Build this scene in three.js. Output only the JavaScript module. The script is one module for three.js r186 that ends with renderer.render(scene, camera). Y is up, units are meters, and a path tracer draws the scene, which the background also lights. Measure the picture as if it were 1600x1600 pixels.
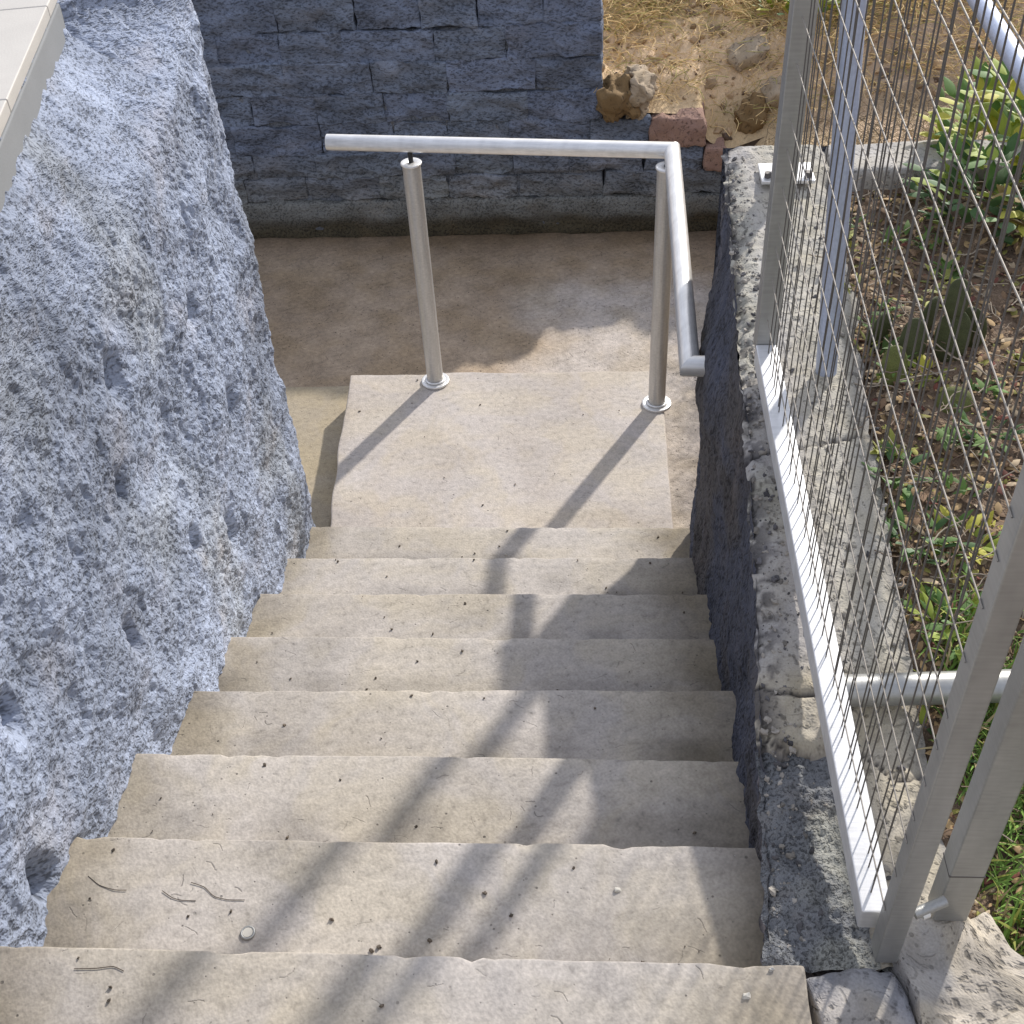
import * as THREE from 'three';
import { mergeGeometries } from 'three/addons/utils/BufferGeometryUtils.js';

// ------------------------------------------------------------------ camera, sky, sun, exposure
const scene = new THREE.Scene();
const camera = new THREE.PerspectiveCamera(46.71, 1, 0.05, 600);
camera.rotation.order = 'YXZ';
camera.rotation.set(-0.740479, 0.091032, -0.064408);
camera.position.set(1.10215, 2.01092, 1.01772);
camera.updateMatrixWorld();
scene.add(camera);

const renderer = new THREE.WebGLRenderer({ antialias: true });
renderer.setSize(1024, 1024);
renderer.toneMapping = THREE.LinearToneMapping;
renderer.toneMappingExposure = 1.16;
renderer.shadowMap.enabled = true;

const SUN_AZ = 28.7 * Math.PI / 180, SUN_EL = 32.5 * Math.PI / 180;
const sunDir = new THREE.Vector3(Math.sin(SUN_AZ) * Math.cos(SUN_EL), Math.sin(SUN_EL), -Math.cos(SUN_AZ) * Math.cos(SUN_EL));
{
  const w = 256, h = 128, d = new Float32Array(w * h * 4), v = new THREE.Vector3();
  for (let j = 0; j < h; j++) for (let i = 0; i < w; i++) {
    const th = ((j + .5) / h - .5) * Math.PI, ph = ((i + .5) / w - .5) * 2 * Math.PI;
    v.set(Math.cos(th) * Math.cos(ph), Math.sin(th), Math.cos(th) * Math.sin(ph));
    const up = Math.max(v.y, 0), g = Math.pow(up, .45), s = Math.max(0, v.dot(sunDir));
    const halo = .55 * Math.pow(s, 6);
    const k = (j * w + i) * 4;
    let r = .92 * (1 - g) + .60 * g, gg = .93 * (1 - g) + .66 * g, b = .97 * (1 - g) + .83 * g;
    if (v.y < 0) { r = .22; gg = .19; b = .16; }
    else { r += halo; gg += halo * .95; b += halo * .85; }
    d[k] = r * .90; d[k + 1] = gg * .90; d[k + 2] = b * .90; d[k + 3] = 1;
  }
  const t = new THREE.DataTexture(d, w, h, THREE.RGBAFormat, THREE.FloatType);
  t.mapping = THREE.EquirectangularReflectionMapping; t.magFilter = t.minFilter = THREE.LinearFilter; t.needsUpdate = true;
  scene.background = t; scene.environment = t;
}
const sun = new THREE.DirectionalLight(new THREE.Color(1, .95, .88), 4.1);
sun.position.copy(sunDir).multiplyScalar(20); sun.castShadow = true;
sun.shadow.mapSize.set(4096, 4096); sun.shadow.radius = 2.8;
Object.assign(sun.shadow.camera, { left: -8, right: 8, top: 8, bottom: -8, near: 1, far: 60 });
scene.add(sun, sun.target);

// ------------------------------------------------------------------ helpers
let seed = 12345;
function rnd() { seed |= 0; seed = seed + 0x6D2B79F5 | 0; let t = Math.imul(seed ^ seed >>> 15, 1 | seed); t = t + Math.imul(t ^ t >>> 7, 61 | t) ^ t; return ((t ^ t >>> 14) >>> 0) / 4294967296; }
const rr = (a, b) => a + (b - a) * rnd();
const PERM = new Uint8Array(1024); { const p = [...Array(256).keys()]; for (let i = 255; i > 0; i--) { const j = Math.floor(rnd() * (i + 1)); [p[i], p[j]] = [p[j], p[i]]; } for (let i = 0; i < 1024; i++) PERM[i] = p[i & 255]; }
const RV = new Float32Array(256); for (let i = 0; i < 256; i++) RV[i] = rnd() * 2 - 1;
const GX = new Float32Array(256), GY = new Float32Array(256); for (let i = 0; i < 256; i++) { const a = rnd() * 6.2832; GX[i] = Math.cos(a); GY[i] = Math.sin(a); }
const fade = (t) => t * t * t * (t * (t * 6 - 15) + 10);
// periodic 2-D gradient noise, about -0.7 .. 0.7
function pn(x, y, per, s) {
  const xi = Math.floor(x), yi = Math.floor(y), xf = x - xi, yf = y - yi;
  const x0 = ((xi % per) + per) % per, x1 = (x0 + 1) % per, y0 = ((yi % per) + per) % per, y1 = (y0 + 1) % per;
  const h = (a, b) => PERM[(PERM[(PERM[a & 255] + (b & 255)) & 1023] + s + (a >> 8) * 7 + (b >> 8) * 13) & 1023];
  const g = (k, a, b) => GX[k] * a + GY[k] * b;
  const u = fade(xf), v = fade(yf);
  const a = g(h(x0, y0), xf, yf), b = g(h(x1, y0), xf - 1, yf), c = g(h(x0, y1), xf, yf - 1), d = g(h(x1, y1), xf - 1, yf - 1);
  const p = a + (b - a) * u, q = c + (d - c) * u;
  return p + (q - p) * v;
}
// 3-D value noise, -1 .. 1
function n3(x, y, z) {
  const xi = Math.floor(x), yi = Math.floor(y), zi = Math.floor(z), u = fade(x - xi), v = fade(y - yi), w = fade(z - zi);
  const a = xi & 255, b = yi & 255, c = zi & 255;
  const H = (i, j, k) => RV[PERM[PERM[PERM[(a + i) & 255] + ((b + j) & 255)] + ((c + k) & 255)]];
  const l = (p, q, t) => p + (q - p) * t;
  return l(l(l(H(0, 0, 0), H(1, 0, 0), u), l(H(0, 1, 0), H(1, 1, 0), u), v), l(l(H(0, 0, 1), H(1, 0, 1), u), l(H(0, 1, 1), H(1, 1, 1), u), v), w);
}
function fbm(x, y, z, o = 4) { let s = 0, a = .5, t = 0; for (let i = 0; i < o; i++) { s += a * n3(x, y, z); t += a; a *= .5; x = x * 2.03 + 17.1; y = y * 2.03 + 5.3; z = z * 2.03 + 9.7; } return s / t; }
const ss = (a, b, x) => { const t = Math.min(1, Math.max(0, (x - a) / (b - a))); return t * t * (3 - 2 * t); };
const mix = (a, b, t) => a + (b - a) * t;
function interp(tab, x) { // tab sorted ascending by first entry
  if (x <= tab[0][0]) return tab[0][1];
  for (let i = 1; i < tab.length; i++) if (x <= tab[i][0]) { const t = (x - tab[i - 1][0]) / (tab[i][0] - tab[i - 1][0]); return mix(tab[i - 1][1], tab[i][1], t); }
  return tab[tab.length - 1][1];
}
const used = {};
function numbered(n) { if (!(n in used)) { used[n] = 0; return n; } used[n]++; return n + '_' + String(used[n]).padStart(3, '0'); }
function tag(o, label, category, group) { o.userData.label = label; o.userData.category = category; if (group) o.userData.group = group; return o; }
function thing(name, label, category, pos = [0, 0, 0], group) { const o = new THREE.Group(); o.name = numbered(name); o.position.set(...pos); scene.add(o); return tag(o, label, category, group); }
function obj(name, geo, m, parent = scene) { const o = new THREE.Mesh(geo, m); o.name = parent === scene ? numbered(name) : name; o.castShadow = o.receiveShadow = true; parent.add(o); return o; }
function struct(name, geo, m) { const o = obj(name, geo, m); o.userData.kind = 'structure'; return o; }
// smooth normals over vertices that share a place
function smooth(geo) {
  const p = geo.attributes.position, ix = geo.index, n = p.count, map = new Map(), id = new Int32Array(n);
  for (let i = 0; i < n; i++) { const k = Math.round(p.getX(i) * 2e4) + '_' + Math.round(p.getY(i) * 2e4) + '_' + Math.round(p.getZ(i) * 2e4); let v = map.get(k); if (v === undefined) { v = map.size; map.set(k, v); } id[i] = v; }
  const acc = new Float32Array(map.size * 3), A = new THREE.Vector3(), B = new THREE.Vector3(), C = new THREE.Vector3();
  for (let f = 0; f < ix.count; f += 3) {
    const a = ix.getX(f), b = ix.getX(f + 1), c = ix.getX(f + 2);
    A.fromBufferAttribute(p, a); B.fromBufferAttribute(p, b).sub(A); C.fromBufferAttribute(p, c).sub(A); B.cross(C);
    for (const v of [a, b, c]) { const k = id[v] * 3; acc[k] += B.x; acc[k + 1] += B.y; acc[k + 2] += B.z; }
  }
  const N = new Float32Array(n * 3);
  for (let i = 0; i < n; i++) { const k = id[i] * 3, l = Math.hypot(acc[k], acc[k + 1], acc[k + 2]) || 1; N[i * 3] = acc[k] / l; N[i * 3 + 1] = acc[k + 1] / l; N[i * 3 + 2] = acc[k + 2] / l; }
  geo.setAttribute('normal', new THREE.BufferAttribute(N, 3)); return geo;
}
function lines(h, r, cell) { const n = Math.max(1, Math.round((2 * h - 2 * r) / cell)), o = [-h, -h + r * .35]; for (let i = 0; i <= n; i++) o.push(-h + r + (2 * h - 2 * r) * i / n); o.push(h - r * .35, h); return o; }
// weathered block: rounded box whose faces are roughened by noise in world space. center c, size s
function wblock(c, s, { r = .01, cell = .05, amp = .003, freq = 12, oct = 3, warp = null, uvo = [0, 0], uvs = [1, 1], color = null } = {}) {
  const H = s.map((v) => v / 2), L = H.map((h) => lines(h, Math.min(r, h * .8), cell)), pos = [], uv = [], idx = [], col = [];
  const nn = new THREE.Vector3(), pp = new THREE.Vector3();
  for (const [a, b, d] of [[0, 1, 2], [1, 2, 0], [2, 0, 1]]) for (const sg of [-1, 1]) {
    const base = pos.length / 3, U = L[a], V = L[b];
    for (let j = 0; j < V.length; j++) for (let i = 0; i < U.length; i++) {
      const q = [0, 0, 0]; q[a] = U[i]; q[b] = V[j]; q[d] = sg * H[d];
      const inn = q.map((v, k) => Math.max(-H[k] + r, Math.min(H[k] - r, v)));
      nn.set(q[0] - inn[0], q[1] - inn[1], q[2] - inn[2]).normalize();
      pp.set(inn[0], inn[1], inn[2]).addScaledVector(nn, r);
      const wx = pp.x + c[0], wy = pp.y + c[1], wz = pp.z + c[2];
      pp.addScaledVector(nn, amp * fbm(wx * freq, wy * freq, wz * freq, oct));
      let P = [pp.x + c[0], pp.y + c[1], pp.z + c[2]];
      if (warp) P = warp(P);
      pos.push(...P);
      const w = [wx, wy, wz];
      uv.push((d === 0 ? w[2] : w[0]) * uvs[0] + uvo[0], (d === 1 ? w[2] : w[1]) * uvs[1] + uvo[1]);
      if (color) col.push(...color(P, nn));
    }
    for (let j = 0; j < V.length - 1; j++) for (let i = 0; i < U.length - 1; i++) {
      const k = base + j * U.length + i, l = k + U.length;
      if (sg > 0) idx.push(k, k + 1, l, k + 1, l + 1, l); else idx.push(k, l, k + 1, k + 1, l, l + 1);
    }
  }
  return finish(pos, uv, idx, col);
}
function finish(pos, uv, idx, col) {
  const g = new THREE.BufferGeometry();
  g.setAttribute('position', new THREE.Float32BufferAttribute(pos, 3)); g.setAttribute('uv', new THREE.Float32BufferAttribute(uv, 2));
  if (col && col.length) g.setAttribute('color', new THREE.Float32BufferAttribute(col, 3));
  g.setIndex(idx); return smooth(g);
}
// grid surface f(u index, v index) -> {p:[x,y,z], uv, c}
function surf(nu, nv, f, flip = false) {
  const pos = [], uv = [], col = [], idx = [];
  for (let j = 0; j < nv; j++) for (let i = 0; i < nu; i++) { const o = f(i, j); pos.push(o.p[0], o.p[1], o.p[2]); uv.push(o.uv[0], o.uv[1]); if (o.c) col.push(o.c[0], o.c[1], o.c[2]); }
  for (let j = 0; j < nv - 1; j++) for (let i = 0; i < nu - 1; i++) { const k = j * nu + i, l = k + nu; if (flip) idx.push(k, l, k + 1, k + 1, l, l + 1); else idx.push(k, k + 1, l, k + 1, l + 1, l); }
  return finish(pos, uv, idx, col);
}
function tube(points, radius, seg = 24, rad = 10, closed = false) { return new THREE.TubeGeometry(new THREE.CatmullRomCurve3(points.map((p) => new THREE.Vector3(...p)), closed, 'catmullrom', .3), seg, radius, rad, false); }
function rod(a, b, r, rad = 20) { // capped straight cylinder between two points
  const A = new THREE.Vector3(...a), B = new THREE.Vector3(...b), d = B.clone().sub(A), L = d.length();
  const g = new THREE.CylinderGeometry(r, r, L, rad, 1); g.translate(0, L / 2, 0);
  g.applyQuaternion(new THREE.Quaternion().setFromUnitVectors(new THREE.Vector3(0, 1, 0), d.normalize())); g.translate(...a); return g;
}

// ------------------------------------------------------------------ textures (material grain, stains, wear)
function makeTex(N, size, f) { // f(x, y in 0..1) writes [r,g,b linear, height 0..1]
  const c = new Uint8Array(N * N * 4), b = new Uint8Array(N * N * 4), o = [0, 0, 0, 0];
  const s8 = (v) => { v = Math.min(1, Math.max(0, v)); return Math.round(255 * (v <= .0031308 ? v * 12.92 : 1.055 * Math.pow(v, 1 / 2.4) - .055)); };
  for (let j = 0; j < N; j++) for (let i = 0; i < N; i++) {
    f((i + .5) / N, (j + .5) / N, o, i, j); const k = (j * N + i) * 4;
    c[k] = s8(o[0]); c[k + 1] = s8(o[1]); c[k + 2] = s8(o[2]); c[k + 3] = 255;
    b[k] = b[k + 1] = b[k + 2] = Math.round(255 * Math.min(1, Math.max(0, o[3]))); b[k + 3] = 255;
  }
  const mk = (d, srgb) => { const t = new THREE.DataTexture(d, N, N); t.wrapS = t.wrapT = THREE.RepeatWrapping; t.magFilter = THREE.LinearFilter; t.minFilter = THREE.LinearMipmapLinearFilter; t.generateMipmaps = true; t.repeat.set(1 / size, 1 / size); if (srgb) t.colorSpace = THREE.SRGBColorSpace; t.needsUpdate = true; return t; };
  return { map: mk(c, true), bump: mk(b, false) };
}
// octaves on turned lattices, so that no grid shows
const P2 = (x, y, f, s, o = 3) => { let v = 0, a = 1, t = 0; for (let i = 0; i < o; i++) { const g = Math.max(1, Math.round(f / 2.236)), k = (i + s) % 3; v += a * (f < 6 ? pn(x * f, y * f, f, s + i * 31) : k === 0 ? pn((x + 2 * y) * g, (y - 2 * x) * g, g, s + i * 31) : k === 1 ? pn((2 * x + y) * g, (2 * y - x) * g, g, s + i * 31) : pn((2 * x - y) * g, (2 * y + x) * g, g, s + i * 31)); t += a; a *= .55; f *= 2; } return v / t; };
// scattered dots and short scratches drawn into a mask
function marks(N, count, rmin, rmax, scratch) {
  const m = new Float32Array(N * N);
  const dot = (x, y, r, a) => { const R = Math.ceil(r + 1); for (let dy = -R; dy <= R; dy++) for (let dx = -R; dx <= R; dx++) { const d = Math.hypot(dx, dy); if (d < r + 1) { const k = (((Math.round(y) + dy) % N + N) % N) * N + ((Math.round(x) + dx) % N + N) % N; m[k] = Math.max(m[k], a * Math.min(1, r + 1 - d)); } } };
  for (let i = 0; i < count; i++) {
    let x = rnd() * N, y = rnd() * N; const r = rmin + (rmax - rmin) * Math.pow(rnd(), 4), a = rr(.3, 1);
    if (rnd() > scratch) dot(x, y, r, a); else { let t = rr(-.5, .5) + (rnd() < .2 ? 1.2 : 0); const L = rr(8, 34); for (let k = 0; k < L; k++) { x += Math.cos(t); y += Math.sin(t); t += rr(-.22, .22); dot(x, y, r * .3, a * .8); } }
  }
  return m;
}
const CONC_N = 2048, concMarks = marks(CONC_N, 1700, .5, 2.8, .25);
const concTex = makeTex(CONC_N, 2.1, (x, y, o, i, j) => {
  const big = P2(x, y, 5, 1, 4), blot = P2(x + .3 * big, y, 9, 60, 3), fine = P2(x, y, 300, 11, 2), grain = P2(x, y, 90, 5, 3), trow = pn(x * 24, y * 120 + .8 * big, 120, 77) * .6 + pn(x * 50, y * 230 + 1.5 * grain, 1150, 78) * .4;
  const m = concMarks[j * CONC_N + i];
  const tone = 1 + .28 * big + .34 * fine + .30 * grain + .12 * trow, w = ss(-.25, .3, blot);
  const dk = 1 - .62 * m - .25 * ss(.22, .5, -grain + .35 * fine);
  o[0] = mix(.430, .445, w) * tone * dk; o[1] = mix(.394, .398, w) * tone * dk; o[2] = mix(.360, .330, w) * tone * dk;
  o[3] = .6 + .22 * grain + .25 * fine + .2 * trow - .5 * m;
});
const floorMarks = marks(1024, 2600, .5, 3.2, .15);
const floorTex = makeTex(1024, 1.3, (x, y, o, i, j) => {
  const big = P2(x, y, 4, 91, 4), b2 = P2(x, y, 11, 92, 4), g = P2(x, y, 56, 93, 3), f = P2(x, y, 220, 94, 2), m = floorMarks[j * 1024 + i];
  const t = (1 + .45 * b2 + .5 * g + .45 * f) * (1 - .7 * m), w = ss(-.2, .25, big);
  o[0] = mix(.305, .27, w) * t; o[1] = mix(.258, .220, w) * t; o[2] = mix(.208, .160, w) * t; o[3] = .6 + .3 * g + .3 * f - .4 * m;
});
const ROUGH_N = 2048;
const roughTex = makeTex(ROUGH_N, 1.9, (x, y, o) => {
  const wx = .004 * pn(x * 60, y * 60, 60, 9), wy = .004 * pn(x * 60, y * 60, 60, 10);
  const g1 = pn((x + wx + 2 * y) * 56, (y + wy - 2 * x) * 56, 56, 21), g2 = pn((2 * x + wx + y) * 109, (2 * y + wy - x) * 109, 109, 22), g3 = P2(x, y, 400, 23, 2), cl = P2(x, y, 14, 24, 4), hue = P2(x, y, 7, 25, 4);
  const h = .58 * g1 + .45 * g2 + .3 * g3 + .34 * cl + .16 * pn(x * 420, y * 420, 420, 29);
  const pit = ss(.05, -.40, h), hi = ss(.1, .5, h);
  const t = mix(.86, .40, pit) + .20 * hi + .20 * g3 + .30 * cl;
  const wm = ss(.05, .45, hue);
  o[0] = mix(.340, .38, wm) * t; o[1] = mix(.390, .392, wm) * t; o[2] = mix(.495, .445, wm) * t;
  o[3] = .62 - .55 * pit + .3 * hi + .12 * g3;
});
const copeMarks = marks(1024, 2600, .7, 4.5, .25);
const copeTex = makeTex(1024, 1.1, (x, y, o, i, j) => {
  const big = P2(x, y, 5, 41, 4), g = P2(x, y, 60, 42, 4), f = P2(x, y, 240, 43, 2), m = copeMarks[j * 1024 + i], pit = ss(.10, .36, g + .4 * big);
  const t = (1 + .35 * big + .3 * f) * (1 - .45 * m) * mix(1, .5, pit), w = ss(-.2, .3, P2(x, y, 8, 44, 3));
  o[0] = mix(.40, .41, w) * t; o[1] = mix(.38, .38, w) * t; o[2] = mix(.365, .335, w) * t;
  o[3] = .7 - .5 * pit + .2 * f - .35 * m;
});
const soilTex = makeTex(1024, 1.0, (x, y, o) => {
  const a = P2(x, y, 8, 51, 4), b = P2(x, y, 60, 52, 3), c = P2(x, y, 200, 53, 2);
  const t = 1 + .5 * a + .7 * b + .5 * c; o[0] = .17 * t; o[1] = .118 * t; o[2] = .078 * t; o[3] = .5 + .5 * b + .3 * c;
});
const sandTex = makeTex(1024, 1.0, (x, y, o) => {
  const a = P2(x, y, 6, 61, 4), b = P2(x, y, 48, 62, 3), c = P2(x, y, 220, 63, 2), pit = ss(.2, .42, P2(x + .01 * a, y, 30, 64, 3));
  const t = (1 + .35 * a + .35 * b + .3 * c) * mix(1, .45, pit); o[0] = .68 * t; o[1] = .50 * t; o[2] = .315 * t; o[3] = .6 + .4 * b + .2 * c - .4 * pit;
});
const metalTex = makeTex(512, .6, (x, y, o) => { const a = pn(x * 6, y * 200, 600, 71), b = P2(x, y, 10, 72, 3); o[0] = o[1] = o[2] = .62 * (1 + .14 * a + .22 * b); o[3] = .5 + .4 * a; });
const tileTex = makeTex(512, .5, (x, y, o) => { const a = P2(x, y, 4, 81, 4), b = P2(x, y, 120, 82, 2); const t = 1 + .12 * a + .12 * b; o[0] = .50 * t; o[1] = .475 * t; o[2] = .435 * t; o[3] = .5 + .4 * b; });
const std = (t, bump, rough, extra = {}) => new THREE.MeshStandardMaterial({ map: t.map, bumpMap: t.bump, bumpScale: bump, roughness: rough, metalness: 0, ...extra });
const M = {
  concrete: std(concTex, .0028, .93, { vertexColors: true }),
  floor: std(floorTex, .005, .95, { vertexColors: true }),
  rough: std(roughTex, .0048, .9, { vertexColors: true }),
  block: std(roughTex, .007, .9, { color: new THREE.Color(.60, .585, .535), vertexColors: true }),
  mortar: std(roughTex, .006, .95, { color: new THREE.Color(.52, .50, .46) }),
  redblock: std(copeTex, .008, .95, { color: new THREE.Color(.75, .5, .42) }),
  sideface: std(roughTex, .008, .92, { color: new THREE.Color(.27, .255, .25), vertexColors: true }),
  coping: std(copeTex, .006, .92, { vertexColors: true }),
  soil: std(soilTex, .012, .97), sand: std(sandTex, .012, .95, { vertexColors: true }),
  tile: std(tileTex, .0006, .55), fascia: std(tileTex, .0008, .9, { color: new THREE.Color(.46, .50, .56) }),
  steel: std(metalTex, .0003, .42, { metalness: .6, color: new THREE.Color(.60, .60, .575) }),
  post: std(metalTex, .0003, .42, { metalness: .5, color: new THREE.Color(.85, .83, .79) }),
  bright: std(metalTex, .0003, .45, { metalness: .4, color: new THREE.Color(1.15, 1.15, 1.15) }),  // lit copy of steel for the bottom rail, sun brightness in its colour
  rail: std(metalTex, .0002, .34, { metalness: .55, color: new THREE.Color(1.25, 1.24, 1.22) }),
  galv: std(metalTex, .0005, .5, { metalness: .5, color: new THREE.Color(.75, .84, 1.05) }),
  wire: new THREE.MeshStandardMaterial({ color: new THREE.Color(.13, .12, .11), roughness: .55, metalness: .4 }),
  wirePale: new THREE.MeshStandardMaterial({ color: new THREE.Color(.33, .30, .26), roughness: .6, metalness: .2 }),
  dark: new THREE.MeshStandardMaterial({ color: new THREE.Color(.03, .03, .03), roughness: .8 }),
  chip: new THREE.MeshStandardMaterial({ color: new THREE.Color(.60, .57, .50), roughness: .9 }),
  white: new THREE.MeshStandardMaterial({ color: new THREE.Color(.75, .74, .70), roughness: .5 }),
};
M.steel.map.repeat.set(3, 1);

// ------------------------------------------------------------------ setting: distant ground, lower floor, upper landing
{
  const g = new THREE.PlaneGeometry(500, 500, 1, 1); g.rotateX(-Math.PI / 2); g.translate(0, -2.4, 0); struct('ground', g, M.soil);
  const dirt = (P) => { // brown silt gathered along the foot of the back wall and in old wet patches
    const e = ss(.34, .0, P[2] + 5.4) * .75, pch = ss(.0, .5, fbm(P[0] * 1.7, 3, P[2] * 1.7, 4)) * ss(1.25, .6, P[0]);
    const t = Math.min(1, e + .28 * pch); return [mix(1.2, .55, t), mix(1.10, .45, t), mix(.98, .33, t)];
  };
  struct('floor', wblock([-.6, -1.7, -3.6], [5.0, .2, 4.0], { r: .01, cell: .06, amp: .006, freq: 3, color: (P) => { const k = ss(.55, 1.15, P[0] + .2 * n3(P[0] * 4, 1, P[2] * 4)) * ss(-5.1, -4.6, P[2]), a = dirt(P); return [mix(a[0], 1.5, k), mix(a[1], 1.58, k), mix(a[2], 1.75, k)]; }, uvo: [.4, .9] }), M.floor);  // k: sunlit brightness of the right part painted into the vertex colour
  struct('upper_landing', wblock([.7, .0, 3.2], [3.0, 1.28, 3.4], { r: .01, cell: .2, color: () => [1, 1, 1] }), M.concrete);
}

// ------------------------------------------------------------------ staircase
{
  const st = thing('staircase', 'worn beige concrete staircase going down between two rough walls', 'staircase');
  for (let i = -3; i <= 7; i++) {
    const zf = -.33 * i, y = -.16 * i, depth = .40, h = .34, W = i === 0 ? 1.64 : 1.66;
    const x0 = -.12, x1 = i <= 0 ? 1.472 : 1.53;
    const col = (P) => {
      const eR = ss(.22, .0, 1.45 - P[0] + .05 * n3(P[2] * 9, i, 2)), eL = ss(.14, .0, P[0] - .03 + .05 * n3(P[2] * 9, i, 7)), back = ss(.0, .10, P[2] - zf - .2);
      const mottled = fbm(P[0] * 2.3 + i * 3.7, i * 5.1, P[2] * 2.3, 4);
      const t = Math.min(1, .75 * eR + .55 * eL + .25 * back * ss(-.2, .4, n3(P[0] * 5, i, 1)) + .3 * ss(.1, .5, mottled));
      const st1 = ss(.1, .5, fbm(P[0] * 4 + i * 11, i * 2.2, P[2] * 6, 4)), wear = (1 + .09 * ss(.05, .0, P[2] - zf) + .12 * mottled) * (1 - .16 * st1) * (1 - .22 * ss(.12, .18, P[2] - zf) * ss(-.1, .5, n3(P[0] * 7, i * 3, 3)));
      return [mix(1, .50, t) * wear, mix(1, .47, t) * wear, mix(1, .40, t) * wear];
    };
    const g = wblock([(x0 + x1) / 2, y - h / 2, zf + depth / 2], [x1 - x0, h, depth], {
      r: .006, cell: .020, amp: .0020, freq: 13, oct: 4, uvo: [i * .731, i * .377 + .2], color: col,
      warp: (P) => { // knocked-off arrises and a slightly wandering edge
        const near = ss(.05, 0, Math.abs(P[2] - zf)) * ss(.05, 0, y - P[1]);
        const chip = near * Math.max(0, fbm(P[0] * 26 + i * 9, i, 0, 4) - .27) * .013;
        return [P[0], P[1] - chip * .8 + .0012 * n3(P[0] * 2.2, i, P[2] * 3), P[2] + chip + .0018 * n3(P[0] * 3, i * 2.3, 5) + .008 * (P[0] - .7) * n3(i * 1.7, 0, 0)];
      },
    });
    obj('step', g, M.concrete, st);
  }
}
// raised slab below the last step and the low step on its left
{
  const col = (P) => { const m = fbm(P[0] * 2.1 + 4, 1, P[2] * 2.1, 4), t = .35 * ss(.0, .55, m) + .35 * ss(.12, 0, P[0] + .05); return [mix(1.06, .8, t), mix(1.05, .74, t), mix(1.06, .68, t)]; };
  const p = obj('landing_slab', wblock([.70, -1.46, -2.84], [1.46, .36, 1.42], {
    r: .012, cell: .022, amp: .004, freq: 8, oct: 4, uvo: [.3, 1.3], color: col,
    warp: (P) => [P[0] + ss(.7, 0, P[0]) * (.07 * (P[2] + 3.55) - .02 + .01 * n3(0, P[2] * 6, 2)), P[1], P[2] + .012 * n3(P[0] * 4, 2, 0)],
  }), M.concrete);
  tag(p, 'raised concrete landing slab carrying the tubular handrail posts', 'landing');
  const q = obj('low_step', wblock([-.9, -1.56, -2.78], [1.76, .24, 1.78], { r: .014, cell: .03, amp: .005, freq: 8, uvo: [1.1, .5], color: () => [.80, .74, .60] }), M.concrete);
  tag(q, 'low concrete step left of the landing slab, behind the pale wall end', 'step');
}

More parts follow.
